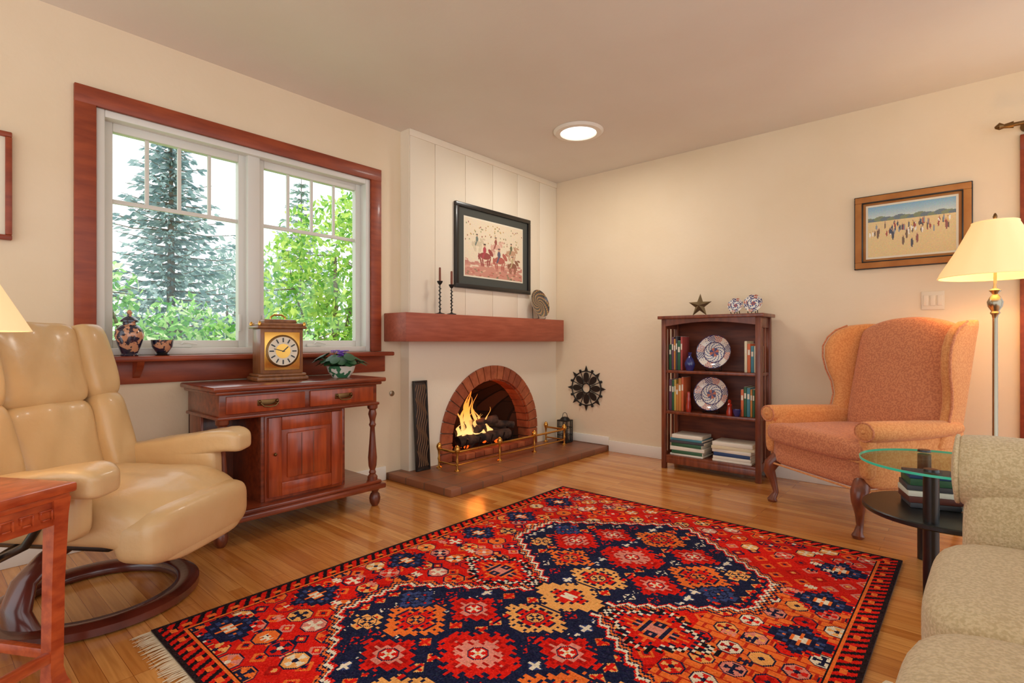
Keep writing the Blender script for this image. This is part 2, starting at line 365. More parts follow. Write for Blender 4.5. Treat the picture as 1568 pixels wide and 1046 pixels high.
for a in (.285,1.15):
    for (p,r,s_,t) in ((a,a+.09,0.01,2.09),(a+.775,a+.865,.01,2.09),(a+.09,a+.775,.01,.2),(a+.09,a+.775,1.99,2.09)): b.bx(p,r,YB+.03,YB+.08,s_,t,'redwood')
    b.bx(a+.09,a+.775,YB+.05,YB+.056,.2,1.99,'glass',0)
b.done()
b=B('curtain_rod')
b.cyl((.16,YB-.09,2.235),(2.2,YB-.09,2.235),.011,.011,'brassd'); 
b.tube([(.16,YB-.09,2.235),(.12,YB-.09,2.235),(.10,YB-.09,2.24),(.08,YB-.09,2.235)],[.02,.012,.022,.006],'brassd')
for x in (.22,2.1): b.cyl((x,YB-.001,2.235),(x,YB-.09,2.235),.008,.008,'brassd'); b.cyl((x,YB-.001,2.235),(x,YB-.012,2.235),.03,.03,'brassd')
b.done()
b=B('light_switch'); b.bx(-.263,-.148,YB-.008,YB-.0005,1.2,1.315,'switch',.003)
for i in range(3): b.bx(-.252+i*.034,-.226+i*.034,YB-.013,YB-.007,1.225,1.29,'switch',.002)
b.done()
b=B('wall_outlet'); b.lathe([(.0,0),(.02,0),(.02,.006),(.0,.01)],'chrome',T=Matrix.Translation((XW+.001,2.36,.62))@Matrix.Rotation(pi/2,4,'Y')); b.done()
b=B('solar_tube_light'); b.lathe([(.13,H-.012),(.135,H-.02),(.17,H-.018),(.185,H-.004),(.185,H-.001),(.13,H-.001)],'white',(-2.225,3.30,0),40,closedprof=True)
b.lathe([(.0,H-.018),(.09,H-.016),(.132,H-.008),(.132,H-.002),(0,H-.002)],'tube',(-2.225,3.30,0),40); b.done()
# ================================================================ RUG
rx0,rx1,ry0,ry1=-2.13,-.25,.56,2.97
NX,NY=376,482
xs=np.linspace(rx0,rx1,NX+1)[:-1]+(rx1-rx0)/NX/2; ys_=np.linspace(ry0,ry1,NY+1)[:-1]+(ry1-ry0)/NY/2
X,Y=np.meshgrid(xs,ys_); RED=(222,30,18);DRED=(176,18,14);OR=(244,118,48);NV=(28,32,62);WH=(240,226,200);PK=(228,140,122);YO=(246,174,96);BL=(58,72,120);BK=(26,20,26)
img=arr(NY,NX,RED)
def put(mask,c): img[mask]=c
def qz(a,s=.01): return np.round(a/s)*s
def gul(cx,cy,sx,sy,cols,hook=0):
    dx=qz(np.abs(X-cx),.0125);dy=qz(np.abs(Y-cy),.0125)
    r=dx/sx+dy/sy
    if hook: r=r+hook*((np.floor((dx-dy)/.025)%2)-.5)
    for t,c in cols: put(r<t,c)
def flower(cx,cy,r,c1,c2,c3):
    dx=X-cx;dy=Y-cy; o=np.maximum(np.maximum(np.abs(dx),np.abs(dy)),(np.abs(dx)+np.abs(dy))*.72)
    put(o<r,NV if c1!=NV else WH); put(o<r*.88,c1)
    a=np.arctan2(dy,dx); pet=(np.cos(a*4)>0)&(o<r*.72)&(o>r*.2); put(pet,c2); put(o<r*.22,c3)
def bird(cx,cy,s,c):
    dx=(X-cx)/s; dy=(Y-cy)/s
    put((np.abs(dx)<.5)&(np.abs(dy)<.16),c); put((np.abs(dx)<.16)&(np.abs(dy)<.5),c); put((np.abs(np.abs(dx)-.5)<.12)&(np.abs(dy)<.4),c)
for i in range(-9,10):
    for j in range(36):
        cx=-1.19+i*.1+(.05 if j%2 else 0); cy=.60+j*.068
        d=np.abs(X-cx)+np.abs(Y-cy); k=random.random()
        put((d<.033)&(d>.019),[OR,OR,DRED,NV,PK][int(k*5)]); put(d<.011,NV if k<.5 else YO)
m=(X>-.74)&(Y<2.35)&(Y>.6)
bl=((X/.06+(np.floor(Y/.035)%2)*.5)%1<.14)|((Y/.035)%1<.2)
put(m,OR); put(m&bl,(196,44,24))
for j in range(16):
    for i in range(5):
        cx=-.70+i*.098+(.049 if j%2 else 0); cy=.66+j*.11
        flower(cx,cy,.04,[RED,WH,YO,PK][(i+2*j)%4],[YO,RED,NV,DRED][(i+j)%4],NV)
for j in range(17):
    for i in range(5):
        cx=-2.04+i*.1+(.05 if j%2 else 0); cy=.66+j*.142
        flower(cx,cy,.046,[OR,RED,YO,PK][(i+2*j)%4],[NV,WH,RED,OR][(i+j)%4],WH if i%2 else NV)
for j in range(3):
    for i in range(12):
        flower(-2.02+i*.15+(.07 if j%2 else 0),2.86-j*.09,.042,[OR,RED,YO,PK][(i+j)%4],[NV,WH,RED][(i+j)%3],WH)
for x in (-1.94,-.44):
    for y in (.74,1.06,1.5,1.96,2.3,2.66):
        gul(x,y,.115,.10,[(1.15,RED),(1.0,NV),(.66,BL),(.56,NV),(.36,OR),(.2,WH)],.2)
def med(cy,hl):
    ax=qz(np.abs(X+1.19),.01); ay=np.abs(Y-cy)
    top=hl-.36*np.clip(ax-.06,0,9)/.48
    tri=np.abs((X/.06)%1-.5)*.06
    side=.55+np.abs((Y/.06)%1-.5)*.05
    f=np.minimum(top+tri-ay,(side-ax))
    put((f>-.042),NV); put((f>-.032),OR); put((f>-.022),NV);put((f>-.014),WH); put(f>0,RED); put(f>.012,NV)
    return f
for mi_,cy in enumerate((2.2,1.2)):
    f=med(cy,.5)
    for i in range(-6,7):
        for j in range(-7,8):
            cx=-1.19+i*.088; yy_=cy+j*.07+(.035 if i%2 else 0)
            dx=np.abs(X-cx);dy=np.abs(Y-yy_); d=(dx+dy<.03); s=(np.minimum(dx,dy)<.007)&(np.maximum(dx,dy)<.024)
            k=(i*3+j*5+mi_)%5
            put(d&(f>.03),[OR,WH,BL,YO,RED][k]); put(s&(f>.03),[RED,NV,WH,RED,NV][k])
    lst=[(0,0,.17,.145,RED),(-.31,.0,.135,.13,OR if mi_ else RED),(.31,0,.135,.13,OR),(0,.29,.135,.11,YO if mi_ else OR),(0,-.29,.135,.11,YO),(-.21,.19,.12,.10,RED),(.21,.19,.12,.10,RED),(-.21,-.19,.12,.10,RED if mi_ else OR),(.21,-.19,.12,.10,RED),(-.43,.1,.08,.07,BL),(.43,-.1,.08,.07,BL),(-.43,-.12,.07,.06,YO),(.43,.12,.07,.06,YO)]
    for (ax_,ay_,sx,sy,c) in lst:
        gul(-1.19+ax_,cy+ay_,sx,sy,[(1.2,NV),(1.0,c),(.66,NV if c!=RED else DRED),(.54,PK if c==RED else RED)],.2)
        flower(-1.19+ax_,cy+ay_,.034,c,WH if c==RED else NV,YO)
gul(-1.19,1.70,.17,.13,[(1.15,NV),(1,YO),(.5,NV),(.4,RED),(.2,WH)],.14)
for sx_ in (-.36,.36):
    gul(-1.19+sx_,1.70,.2,.14,[(1.1,BK),(.98,WH),(.9,NV),(.8,RED),(.55,OR),(.4,NV),(.25,PK)],.16)
for i in range(40):
    x=random.choice([random.uniform(-2.0,-1.78),random.uniform(-.64,-.4)]); bird(x,random.uniform(.7,2.85),.035,random.choice([WH,NV,NV,PK]))
e=np.minimum(np.minimum(X-rx0,rx1-X),np.minimum(Y-ry0,ry1-Y))
sd=np.minimum(X-rx0,rx1-X); en=np.minimum(Y-ry0,ry1-Y)
put(e<.09,RED); tt=np.where(sd<en,Y,X); dd=e
put((dd<.075)&(dd>.016)&(((tt+dd*.6)/.04)%1<.46),BK); put((dd<.06)&(dd>.04)&((tt/.08)%1<.35),OR); put((dd<.09)&(dd>.083),BK); put((dd<.083)&(dd>.077),OR); put(dd<.014,(40,26,30))
rn=rng.normal(0,1,NY); rn=np.convolve(rn,np.ones(25)/5,'same')
img=img*(1+.03*rn[:,None,None])+rng.normal(0,8,img.shape[:2])[...,None]+rng.normal(0,3,img.shape)
rug=empty('persian_rug')
def rpos(u,v):
    return (rx0+(rx1-rx0)*u,ry0+(ry1-ry0)*v,.012)
colgrid('rug_pile',img,rpos,'rug',rug)
b=B('rug_backing'); b.bx(rx0,rx1,ry0,ry1,.001,.0115,'black',.002); b.done(parent=rug)
b=B('rug_fringe')
for yb,sg in ((ry0,-1),(ry1,1)):
    k=int((rx1-rx0)/.006)
    for i in range(k):
        x=rx0+i*.006+.003; L_=random.uniform(.04,.065)*(1 if sg<0 else .3); dx=random.uniform(-.014,.014)
        w=.0026
        b.add([(x-w,yb,.008),(x+w,yb,.008),(x+w+dx*.5,yb+sg*L_*.5,.007),(x-w+dx*.5,yb+sg*L_*.5,.007),(x+w*.5+dx,yb+sg*L_,.003),(x-w*.5+dx,yb+sg*L_,.003)],[[0,1,2,3],[3,2,4,5]],'fringe')
b.done(parent=rug,recalc=False)
# ================================================================ PICTURES
def frame(b,w,h,fw,t,m):
    for (x0,x1,y0,y1) in ((-w/2,w/2,h/2-fw,h/2),(-w/2,w/2,-h/2,-h/2+fw),(-w/2,-w/2+fw,-h/2+fw,h/2-fw),(w/2-fw,w/2,-h/2+fw,h/2-fw)):
        b.bx(x0,x1,y0,y1,0,t,m,.004)
def hang(name,loc,axis,w,h,fw,fm,matm,mw,img,innerm=None,edge=None):
    e=empty(name,loc)
    if axis=='x': R=Matrix(((0,0,1,0),(1,0,0,0),(0,1,0,0),(0,0,0,1)))
    else: R=Matrix(((1,0,0,0),(0,0,-1,0),(0,1,0,0),(0,0,0,1)))
    b=B('frame'); b.X=R; frame(b,w,h,fw,.028,fm)
    if edge:
        frame(b,w+.012,h+.012,.014,.02,edge); frame(b,w-2*fw+.006,h-2*fw+.006,.008,.03,edge)
    b.bx(-w/2+fw*.5,w/2-fw*.5,-h/2+fw*.5,h/2-fw*.5,.002,.012,matm,0)
    iw,ih=w/2-fw-mw,h/2-fw-mw
    if innerm: b.bx(-iw-.012,iw+.012,-ih-.012,ih+.012,.0122,.0135,innerm,0)
    b.done(parent=e)
    def pos(u,v):
        p=R@Vector((-iw+2*iw*u,ih-2*ih*v,.0145)); return tuple(p)
    colgrid('artwork',img,pos,'paint',e)
    return e
im=arr(120,150,(228,212,184)); im+=rng.normal(0,4,im.shape)
rect(im,0,1,.76,1,(200,140,122)); 
for i in range(90): ell(im,random.random(),random.uniform(.7,.86),.035,.018,random.choice([(214,160,140),(228,206,180),(190,130,116)]))
for i in range(70): ell(im,random.random(),random.uniform(.05,.4),.008,.014,random.choice([(120,120,70),(150,90,70),(186,150,80),(150,150,110)]))
def horse(cx,cy,s,c,rid):
    ell(im,cx,cy,.09*s,.06*s,c); ell(im,cx+.09*s,cy-.07*s,.03*s,.07*s,c,-.5); ell(im,cx+.13*s,cy-.12*s,.035*s,.022*s,c,.4)
    for dx in (-.07,-.04,.04,.07): ell(im,cx+dx*s,cy+.1*s,.011*s,.09*s,c,dx*3)
    ell(im,cx-.1*s,cy+.02*s,.015*s,.06*s,c)
    ell(im,cx-.01*s,cy-.1*s,.026*s,.06*s,rid); ell(im,cx-.01*s,cy-.18*s,.018*s,.024*s,(200,160,130)); ell(im,cx-.01*s,cy-.2*s,.02*s,.012*s,(70,60,56))
    ell(im,cx-.03*s,cy-.0*s,.014*s,.06*s,rid,.3)
horse(.2,.42,.8,(206,190,160),(110,120,110)); horse(.33,.62,1.05,(150,70,66),(176,70,80)); horse(.52,.42,.85,(214,170,150),(150,80,70)); horse(.58,.66,1.05,(176,96,84),(90,90,110)); horse(.80,.48,.85,(190,150,120),(110,110,80)); horse(.82,.72,.85,(140,90,70),(190,170,130))
for i in range(50): ell(im,random.random(),random.uniform(.88,1),.02,.01,random.choice([(190,110,96),(220,180,150),(130,120,90)]))
hang('framed_horse_print',(XF+.008,3.3425,1.7725),'x',.935,.685,.035,'black','greenm',.075,im,'cream')
im=arr(90,140,(150,190,206))
for j in range(90):
    t=j/90; im[j,:]=np.array((130,174,200))*(1-t*4)+np.array((206,214,206))*(t*4) if t<.24 else (224,198,142)
for i in range(14): ell(im,i/13,.27+.02*math.sin(i*2.1),.08,.05,(110,124,130) if i%2 else (130,140,110))
rect(im,0,1,.3,1,(226,200,146)); im+=rng.normal(0,5,im.shape)
for i in range(70):
    x=random.gauss(.5,.25); y=random.uniform(.36,.56); c=random.choice([(240,236,226),(70,80,100),(170,80,70),(226,190,110),(110,90,80),(140,150,160)])
    ell(im,x,y,.009,.055,c); ell(im,x,y-.055,.006,.012,(190,150,120)); 
for x,y in ((.42,.72),(.52,.78),(.58,.7),(.12,.55),(.9,.5),(.46,.6),(.3,.6)): 
    ell(im,x,y,.014,.09,random.choice([(80,80,90),(120,96,80),(150,90,80)])); ell(im,x,y-.09,.009,.016,(200,156,126))
hang('framed_beach_painting',(-.3185,YB-.001,1.724),'y',.595,.475,.04,'mattan','mattan',.032,im,'cream',edge='black')
im=arr(60,60,(230,224,208)); ell(im,.4,.5,.3,.35,(120,140,110)); ell(im,.6,.4,.2,.2,(180,160,120))
hang('framed_print',(XW+.001,.06,1.684),'x',.52,.475,.022,'redwood','cream',.07,im)
# ================================================================ PLATES / MANTEL
def colplate(name,img,loc,R,rad,depth,parent):
    def pos(u,v):
        r=rad*v; z=depth*(max(0,v-.62)/.38)**1.5; p=R@Vector((r*math.cos(2*pi*u),r*math.sin(2*pi*u),z)); return tuple(p+Vector(loc))
    colgrid(name,img,pos,'plate',parent)
def imari(H_=30,W_=96,dark=False):
    im=arr(H_,W_,(226,222,214))
    for j in range(H_):
        for i in range(W_):
            v=j/H_; u=i/W_
            if v>.95: c=(50,54,100)
            elif v>.6: 
                s=int(u*12)%3; c=[(60,68,118),(230,222,210),(196,110,90)][s]
                if (i+j*2)%5<2: c=(232,224,210)
                elif (i*3+j)%7==0: c=(70,76,120)
            elif v>.56: c=(90,80,110)
            elif v<.25: c=(70,80,130) if (int(u*8)%2) else (190,110,90)
            else: c=(232,228,218) if (i//3+j//2)%3 else (100,110,150)
            if dark: c=[(74,58,46),(170,144,96),(120,70,56),(60,76,76)][(i//3+j//2)%4]
            im[j,i]=c
    return im
def plate_on_stand(name,loc,rad,rz,im,lean=.25):
    e=empty(name,loc,rz)
    R=Matrix.Rotation(-lean,4,'X')@Matrix(((1,0,0,0),(0,0,-1,0),(0,1,0,0),(0,0,0,1)))
    c=Vector((0,.0,rad*1.0+.012))
    colplate('plate_face',im,c,R,rad,rad*.18,e)
    b=B('plate_back'); b.lathe([(0,-.004),(rad*.6,-.004),(rad*.66,-.003),(rad*1.0,rad*.18-.003),(rad*1.0,rad*.18),],'porcw',T=Matrix.Translation(c)@R,caps=False); b.done(parent=e,recalc=False)
    b=B('stand')
    for s in (-1,1):
        b.tube([(s*rad*.4,-.04,.018),(s*rad*.4,-.035,.004),(s*rad*.35,.03,.004),(s*rad*.2,.05+rad*.25,.004)],.003,'black',6)
        b.tube([(s*rad*.35,.03,.004),(s*rad*.15,rad*.3+.02,rad*1.2)],.003,'black',6)
    b.tube([(-rad*.4,.02,.004),(rad*.4,.02,.004)],.003,'black',6); b.done(parent=e)
    return e
plate_on_stand('decorative_plate',(-3.05,3.87,1.205),.13,pi/2,imari(dark=True))
def candlestick(name,loc,h):
    b=B(name)
    b.lathe([(0,0),(.036,0),(.036,.006),(.012,.012),(.005,.02),(.005,.03),(.009,.035),(.004,.04),(.004,h*.45),(.008,h*.46),(.004,h*.48),(.004,h-.03),(.01,h-.025),(.02,h-.01),(.022,h),(0,h)],'iron',n=18)
    tw=[(.009*math.cos(i*.9),.009*math.sin(i*.9),.04+i*(h-.08)/40) for i in range(41)]; b.tube(tw,.0025,'iron',6)
    b.lathe([(0,h),(.009,h),(.008,h+.1),(.001,h+.104)],'candle',n=12); b.done(loc)
candlestick('candlestick',(-3.04,2.66,1.2045),.25); candlestick('candlestick.001',(-3.02,2.76,1.2045),.23)
# ================================================================ HEARTH items
b=B('fireplace_fender')
xf=-2.86; P=[(-3.05,2.66),(xf,2.66),(xf,4.02),(-3.08,4.02)]
for z,r in ((.19,.009),(.095,.006)):
    b.tube([(P[0][0],P[0][1],z),(P[1][0]-.02,P[1][1],z),(P[1][0]-.005,P[1][1]+.005,z),(P[1][0],P[1][1]+.02,z),(P[2][0],P[2][1]-.02,z),(P[2][0]-.005,P[2][1]-.005,z),(P[2][0]-.02,P[2][1],z),(P[3][0],P[3][1],z)],r,'brass',8)
for (x,y) in (P[0],(xf,2.67),(xf,3.13),(xf,3.57),(xf,4.01),P[3]):
    b.lathe([(0,.0505),(.022,.0505),(.022,.056),(.009,.065),(.007,.1),(.012,.12),(.007,.14),(.01,.175),(.016,.19),(.022,.21),(.016,.228),(.004,.24),(0,.242)],'brass',(x,y,0),14)
b.done()
LF=empty('log_fire')
b=B('logs')
for (p,q_,r) in (((-3.36,3.08,.2),(-3.30,3.66,.19),.048),((-3.24,3.03,.17),(-3.2,3.62,.17),.045),((-3.30,3.1,.27),(-3.25,3.5,.3),.04),((-3.2,3.2,.25),(-3.4,3.6,.26),.038),((-3.3,3.36,.3),(-3.2,3.68,.24),.032)):
    p=Vector(p);q_=Vector(q_); pts=[p.lerp(q_,t/8)+Vector((random.uniform(-.006,.006),0,random.uniform(-.008,.008))) for t in range(9)]
    b.tube(pts,[r*random.uniform(.85,1.1) for _ in pts],'log',12)
for i in range(45): b.sphere((random.uniform(-3.42,-3.18),random.uniform(3.0,3.65),.115+random.uniform(-.02,.03)),random.uniform(.014,.028),'ember' if random.random()<.35 else 'log',5)
for y in (3.05,3.2,3.35,3.5,3.62): b.tube([(-3.42,y,.11),(-3.17,y,.11),(-3.14,y,.2)],.007,'iron',6)
for y in (3.03,3.64):
    for x in (-3.4,-3.18): b.cyl((x,y,.086),(x,y,.11),.008,.008,'iron',8)
b.done(parent=LF)
b=B('flames')
fl=[(3.08,.14,.04,-3.27),(3.12,.26,.045,-3.3),(3.17,.40,.055,-3.27),(3.23,.34,.055,-3.31),(3.29,.24,.045,-3.27),(3.36,.18,.04,-3.29),(3.43,.12,.035,-3.26),(3.15,.24,.045,-3.23),(3.23,.2,.045,-3.22),(3.07,.11,.03,-3.22),(3.32,.12,.035,-3.22),(3.20,.47,.035,-3.29),(3.11,.34,.03,-3.26),(3.27,.36,.03,-3.28),(3.39,.24,.022,-3.24)]
for (y,h,w,x) in fl:
    ph=random.uniform(0,6); rings=[]
    for i in range(18):
        t=i/17; r=w*(.45+.55*math.sin(pi*min(1,t*1.3)))*(1-t**1.5)*(1+.22*math.sin(ph+t*13))+.0008
        cx=x+.02*math.sin(ph+t*4)*t; cy=y+.06*math.sin(ph*1.3+t*7)*t
        rings.append([(cx+r*.45*math.cos(2*pi*j/14),cy+r*math.sin(2*pi*j/14),.18+h*t) for j in range(14)])
    b.loft(rings,'flame')
b.done(parent=LF)
b=B('metal_lantern'); 
for z in (.052,.25): b.bx(-.055,.055,-.055,.055,z,z+.012,'iron')
for x in (-.05,.05):
    for y in (-.05,.05): b.cyl((x,y,.055),(x,y,.255),.005,.005,'iron',8)
for k in (-.03,-.01,.01,.03):
    for s in (-.052,.052): b.cyl((k,s,.06),(k,s,.25),.003,.003,'iron',6); b.cyl((s,k,.06),(s,k,.25),.003,.003,'iron',6)
for z in (.12,.19):
    for s in (-.052,.052): b.cyl((-.05,s,z),(.05,s,z),.003,.003,'iron',6); b.cyl((s,-.05,z),(s,.05,z),.003,.003,'iron',6)
b.lathe([(.05,.262),(.03,.285),(.008,.29),(0,.291)],'iron',n=16); b.tube([(-.03,0,.28),(-.02,0,.32),(0,0,.33),(.02,0,.32),(.03,0,.28)],.003,'iron',6)
b.lathe([(0,.064),(.02,.064),(.02,.13),(0,.13)],'candle',n=12)
b.done((-2.93,4.12,0))
b=B('carved_wood_panel'); b.X=Matrix.Translation((XF+.035,2.525,.38))@Euler((0,-.06,0)).to_matrix().to_4x4()
b.box((0,0,0),(.014,.125,.655),'carved',.003)
for s in (-1,1): b.box((.003,s*.058,0),(.02,.012,.66),'black',.002); b.box((.003,0,s*.324),(.02,.128,.012),'black',.002)
for k in range(6):
    o_=-.042+k*.017; b.tube([(.008,o_+.012*math.sin(t*.7+k*.5),-.3+t*.6/28) for t in range(29)],.0022,'carveg',5)
b.done()
b=B('wall_medallion'); R=Matrix.Translation((-2.77,YB-.012,.56))@Matrix(((1,0,0,0),(0,0,-1,0),(0,1,0,0),(0,0,0,1))); b.X=R
def ringz(r,t,n=40): b.tube([(r*math.cos(2*pi*i/n),r*math.sin(2*pi*i/n),0) for i in range(n)],t,'iron',6,closed=True)
ringz(.16,.006); ringz(.045,.006)
for k in range(8):
    a=2*pi*k/8; ca,sa=math.cos(a),math.sin(a)
    pet=[]
    for t in range(17):
        s=t/16*2*pi; l=.05+.05*(1-math.cos(s)); w=.034*math.sin(s)*(.5+.5*math.sin(t/16*pi)); pet.append((l*ca-w*sa,l*sa+w*ca))
    b.prism(pet[:-1],.006,'iron',Matrix.Translation((0,0,-.003)))
    b.prism([((.155)*ca-.022*sa,(.155)*sa+.022*ca),((.155)*ca+.022*sa,(.155)*sa-.022*ca),(.178*ca+.012*sa,.178*sa-.012*ca),(.212*ca,.212*sa),(.178*ca-.012*sa,.178*sa+.012*ca)],.006,'iron',Matrix.Translation((0,0,-.003)))
    a2=a+pi/8; c2,s2=math.cos(a2),math.sin(a2)
    b.tube([(.05*c2,.05*s2,0),(.16*c2,.16*s2,0)],.004,'iron',6); b.sphere((.175*c2,.175*s2,0),.013,'iron',6)
b.done()
# ================================================================ CONSOLE TABLE
b=B('console_washstand')
x0,x1,y0,y1=-3.19,-2.72,.97,1.95
b.bx(x0,x1,y0,y1,.745,.77,'cherry',.008); b.bx(x0,x1-.018,y0+.018,y1-.018,.728,.746,'cherry',.008)
b.bx(x0,x1-.045,y0+.04,y1-.04,.62,.73,'cherry',.004)
b.bx(x0,x1-.03,y0+.028,y1-.028,.605,.622,'cherry',.006)
ymid=(y0+y1)/2
for a,c in ((y0+.07,ymid-.015),(ymid+.015,y1-.07)):
    b.bx(x1-.047,x1-.034,a,c,.632,.718,'cherryv',.004)
    yc=(a+c)/2
    b.bx(x1-.036,x1-.03,yc-.055,yc+.055,.662,.692,'brassd',.003)
    b.tube([(x1-.03,yc-.045,.682),(x1-.014,yc-.045,.675),(x1-.012,yc-.03,.66),(x1-.012,yc,.655),(x1-.012,yc+.03,.66),(x1-.014,yc+.045,.675),(x1-.03,yc+.045,.682)],.004,'brassd',6)
    for s in (-1,1): b.sphere((x1-.028,yc+s*.045,.683),.008,'brassd',6)
b.bx(x0,x1-.0,y0+.0,y1-.0,.105,.135,'cherry',.008); b.bx(x0,x1-.02,y0+.02,y1-.02,.135,.155,'cherry',.006)
for (x,y) in ((x1-.05,y0+.05),(x1-.05,y1-.05),(x0+.05,y0+.05),(x0+.05,y1-.05)):
    b.lathe([(0,0),(.018,0),(.03,.02),(.034,.045),(.028,.07),(.018,.082),(.026,.095),(.03,.106),(0,.106)],'dark',(x,y,0),20)
colp=[(.0,.155),(.03,.155),(.03,.175),(.018,.19),(.022,.2),(.016,.215),(.024,.24),(.027,.29),(.021,.36),(.016,.43),(.014,.47),(.022,.485),(.016,.5),(.018,.52),(.026,.55),(.02,.575),(.03,.585),(.032,.606),(0,.606)]
for y in (y0+.06,y1-.06): b.lathe(colp,'dark',(x1-.06,y,0),22)
cy0,cy1=1.23,1.72; cxf=x1-.09
b.bx(x0+.01,cxf,cy0,cy0+.02,.155,.605,'cherry',.003); b.bx(x0+.01,cxf,cy1-.02,cy1,.155,.605,'cherry',.003)
b.bx(x0+.01,x0+.025,y0+.04,y1-.04,.155,.605,'dark',.002)
b.bx(x0+.01,cxf-.2,y0+.04,y0+.055,.155,.605,'dark',.002)
b.bx(cxf-.018,cxf,cy0+.02,cy1-.02,.155,.605,'cherryv',.002)
b.bx(cxf,cxf+.016,cy0+.03,cy1-.03,.175,.59,'cherryv',.004)
for (a,c,d,e_) in ((cy0+.03,cy0+.10,.175,.59),(cy1-.10,cy1-.03,.175,.59),(cy0+.10,cy1-.10,.175,.245),(cy0+.10,cy1-.10,.52,.59)): b.bx(cxf+.014,cxf+.026,a,c,d,e_,'cherryv',.004)
b.box((cxf+.016,(cy0+cy1)/2,.3825),(.018,.23,.24),'cherryv',.009)
for o_ in (-.035,.035): b.bx(cxf+.02,cxf+.0262,(cy0+cy1)/2+o_-.003,(cy0+cy1)/2+o_+.003,.27,.495,'dark',.001)
b.sphere((cxf+.036,cy0+.06,.40),.009,'brassd',6)
o=b.done(); o.scale=(1,1,1.015)
b=B('mantel_clock')
w,d=.23,.14
b.box((0,0,.012),(d+.05,w+.05,.024),'clockw',.008); b.box((0,0,.032),(d+.03,w+.03,.016),'clockw',.006); b.box((0,0,.04+.125),(d,w,.25),'clockw',.004)
b.box((0,0,.297),(d+.035,w+.035,.016),'clockw',.006); b.box((0,0,.312),(d+.01,w+.01,.018),'clockw',.008); b.box((0,0,.330),(d-.04,w-.05,.024),'clockw',.011)
for s in (-1,1):
    for t in (-1,1): b.lathe([(0,.305),(.008,.306),(.01,.315),(.006,.325),(0,.33)],'brass',(t*(d/2+.005),s*(w/2+.005),0),10)
b.tube([(0,-.04,.34),(0,-.04,.355),(0,-.02,.368),(0,.02,.368),(0,.04,.355),(0,.04,.34)],.005,'brass',8)
b.box((d/2+.002,0,.165),(.006,.19,.21),'brass',.002)
TT=Matrix.Translation((d/2+.006,0,.165))@Matrix.Rotation(pi/2,4,'Y')
b.lathe([(0,0),(.09,0),(.09,.004),(.082,.008),(.0,.003)],'brassd',n=36,T=TT)
b.lathe([(.0,.006),(.079,.006),(.079,.0085),(0,.0085)],'cream',n=36,T=TT)
b.lathe([(.0,.009),(.040,.009),(.040,.0095),(0,.0095)],'brass',n=30,T=TT)
for k in range(12):
    a=2*pi*k/12; b.box((d/2+.0155,.061*math.sin(a),.165+.061*math.cos(a)),(.001,.007,.024),'black',0,rot=(-a,0,0))
b.box((d/2+.017,.012,.175),(.001,.005,.042),'black',0,rot=(-.8,0,0)); b.box((d/2+.0175,-.02,.17),(.001,.004,.06),'black',0,rot=(1.3,0,0))
b.done((-2.98,1.40,.782),-.12)
b=B('potted_african_violet')
b.lathe([(0,0),(.05,0),(.055,.008),(.075,.035),(.083,.06),(.086,.07),(.078,.07),(.073,.055),(0,.053)],'porc',n=28)
b.lathe([(0,.056),(.070,.058)],'soil',n=20)
for i in range(44):
    a=random.uniform(0,2*pi); L_=random.uniform(.05,.14); z=.085+random.uniform(-.01,.035)
    ca,sa=math.cos(a),math.sin(a); rr=.028
    ctr=Vector((ca*L_,sa*L_,z+.01)); pts=[ctr+Vector((ca*rr*1.3*math.cos(t)-sa*rr*math.sin(t),sa*rr*1.3*math.cos(t)+ca*rr*math.sin(t),-.02*math.cos(t))) for t in [k*pi/5 for k in range(10)]]
    b.add([tuple(ctr+Vector((0,0,.006)))]+[tuple(p) for p in pts],[[0,k+1,(k+1)%10+1] for k in range(10)],'violetleaf'); b.tube([(0,0,.055),tuple(ctr*.6+Vector((0,0,.02))),tuple(ctr)],.0022,'violetleaf',5)
for i in range(26):
    a=random.uniform(0,2*pi); r=random.uniform(0,.06); c=Vector((r*math.cos(a),r*math.sin(a),.135+random.uniform(-.01,.03)))
    for k in range(5):
        t=k*2*pi/5; p=c+Vector((.009*math.cos(t),.009*math.sin(t),0)); b.sphere(tuple(p),.008,'violet',4,(1,1,.4))
    b.tube([(0,0,.06),tuple(c)],.0012,'violetleaf',4)
b.done((-2.92,1.76,.782),recalc=False)
b=B('ginger_jar'); b.lathe([(0,0),(.036,0),(.038,.006),(.033,.012),(.048,.05),(.062,.10),(.058,.128),(.038,.15),(.028,.155),(.028,.165),(.038,.168),(.038,.176),(.024,.19),(.011,.198),(.009,.206),(.013,.214),(.007,.226),(0,.23)],'imari',n=26); b.done((-3.155,.74,.9285))
b=B('imari_cup'); b.lathe([(0,.015),(.022,.015),(.028,.018),(.046,.045),(.050,.08),(.046,.08),(.041,.045),(.02,.024),(0,.022)],'imari',n=26); b.lathe([(0,0),(.03,0),(.034,.006),(.024,.012),(.026,.016),(0,.0165)],'black',n=20); b.done((-3.155,.88,.9285))
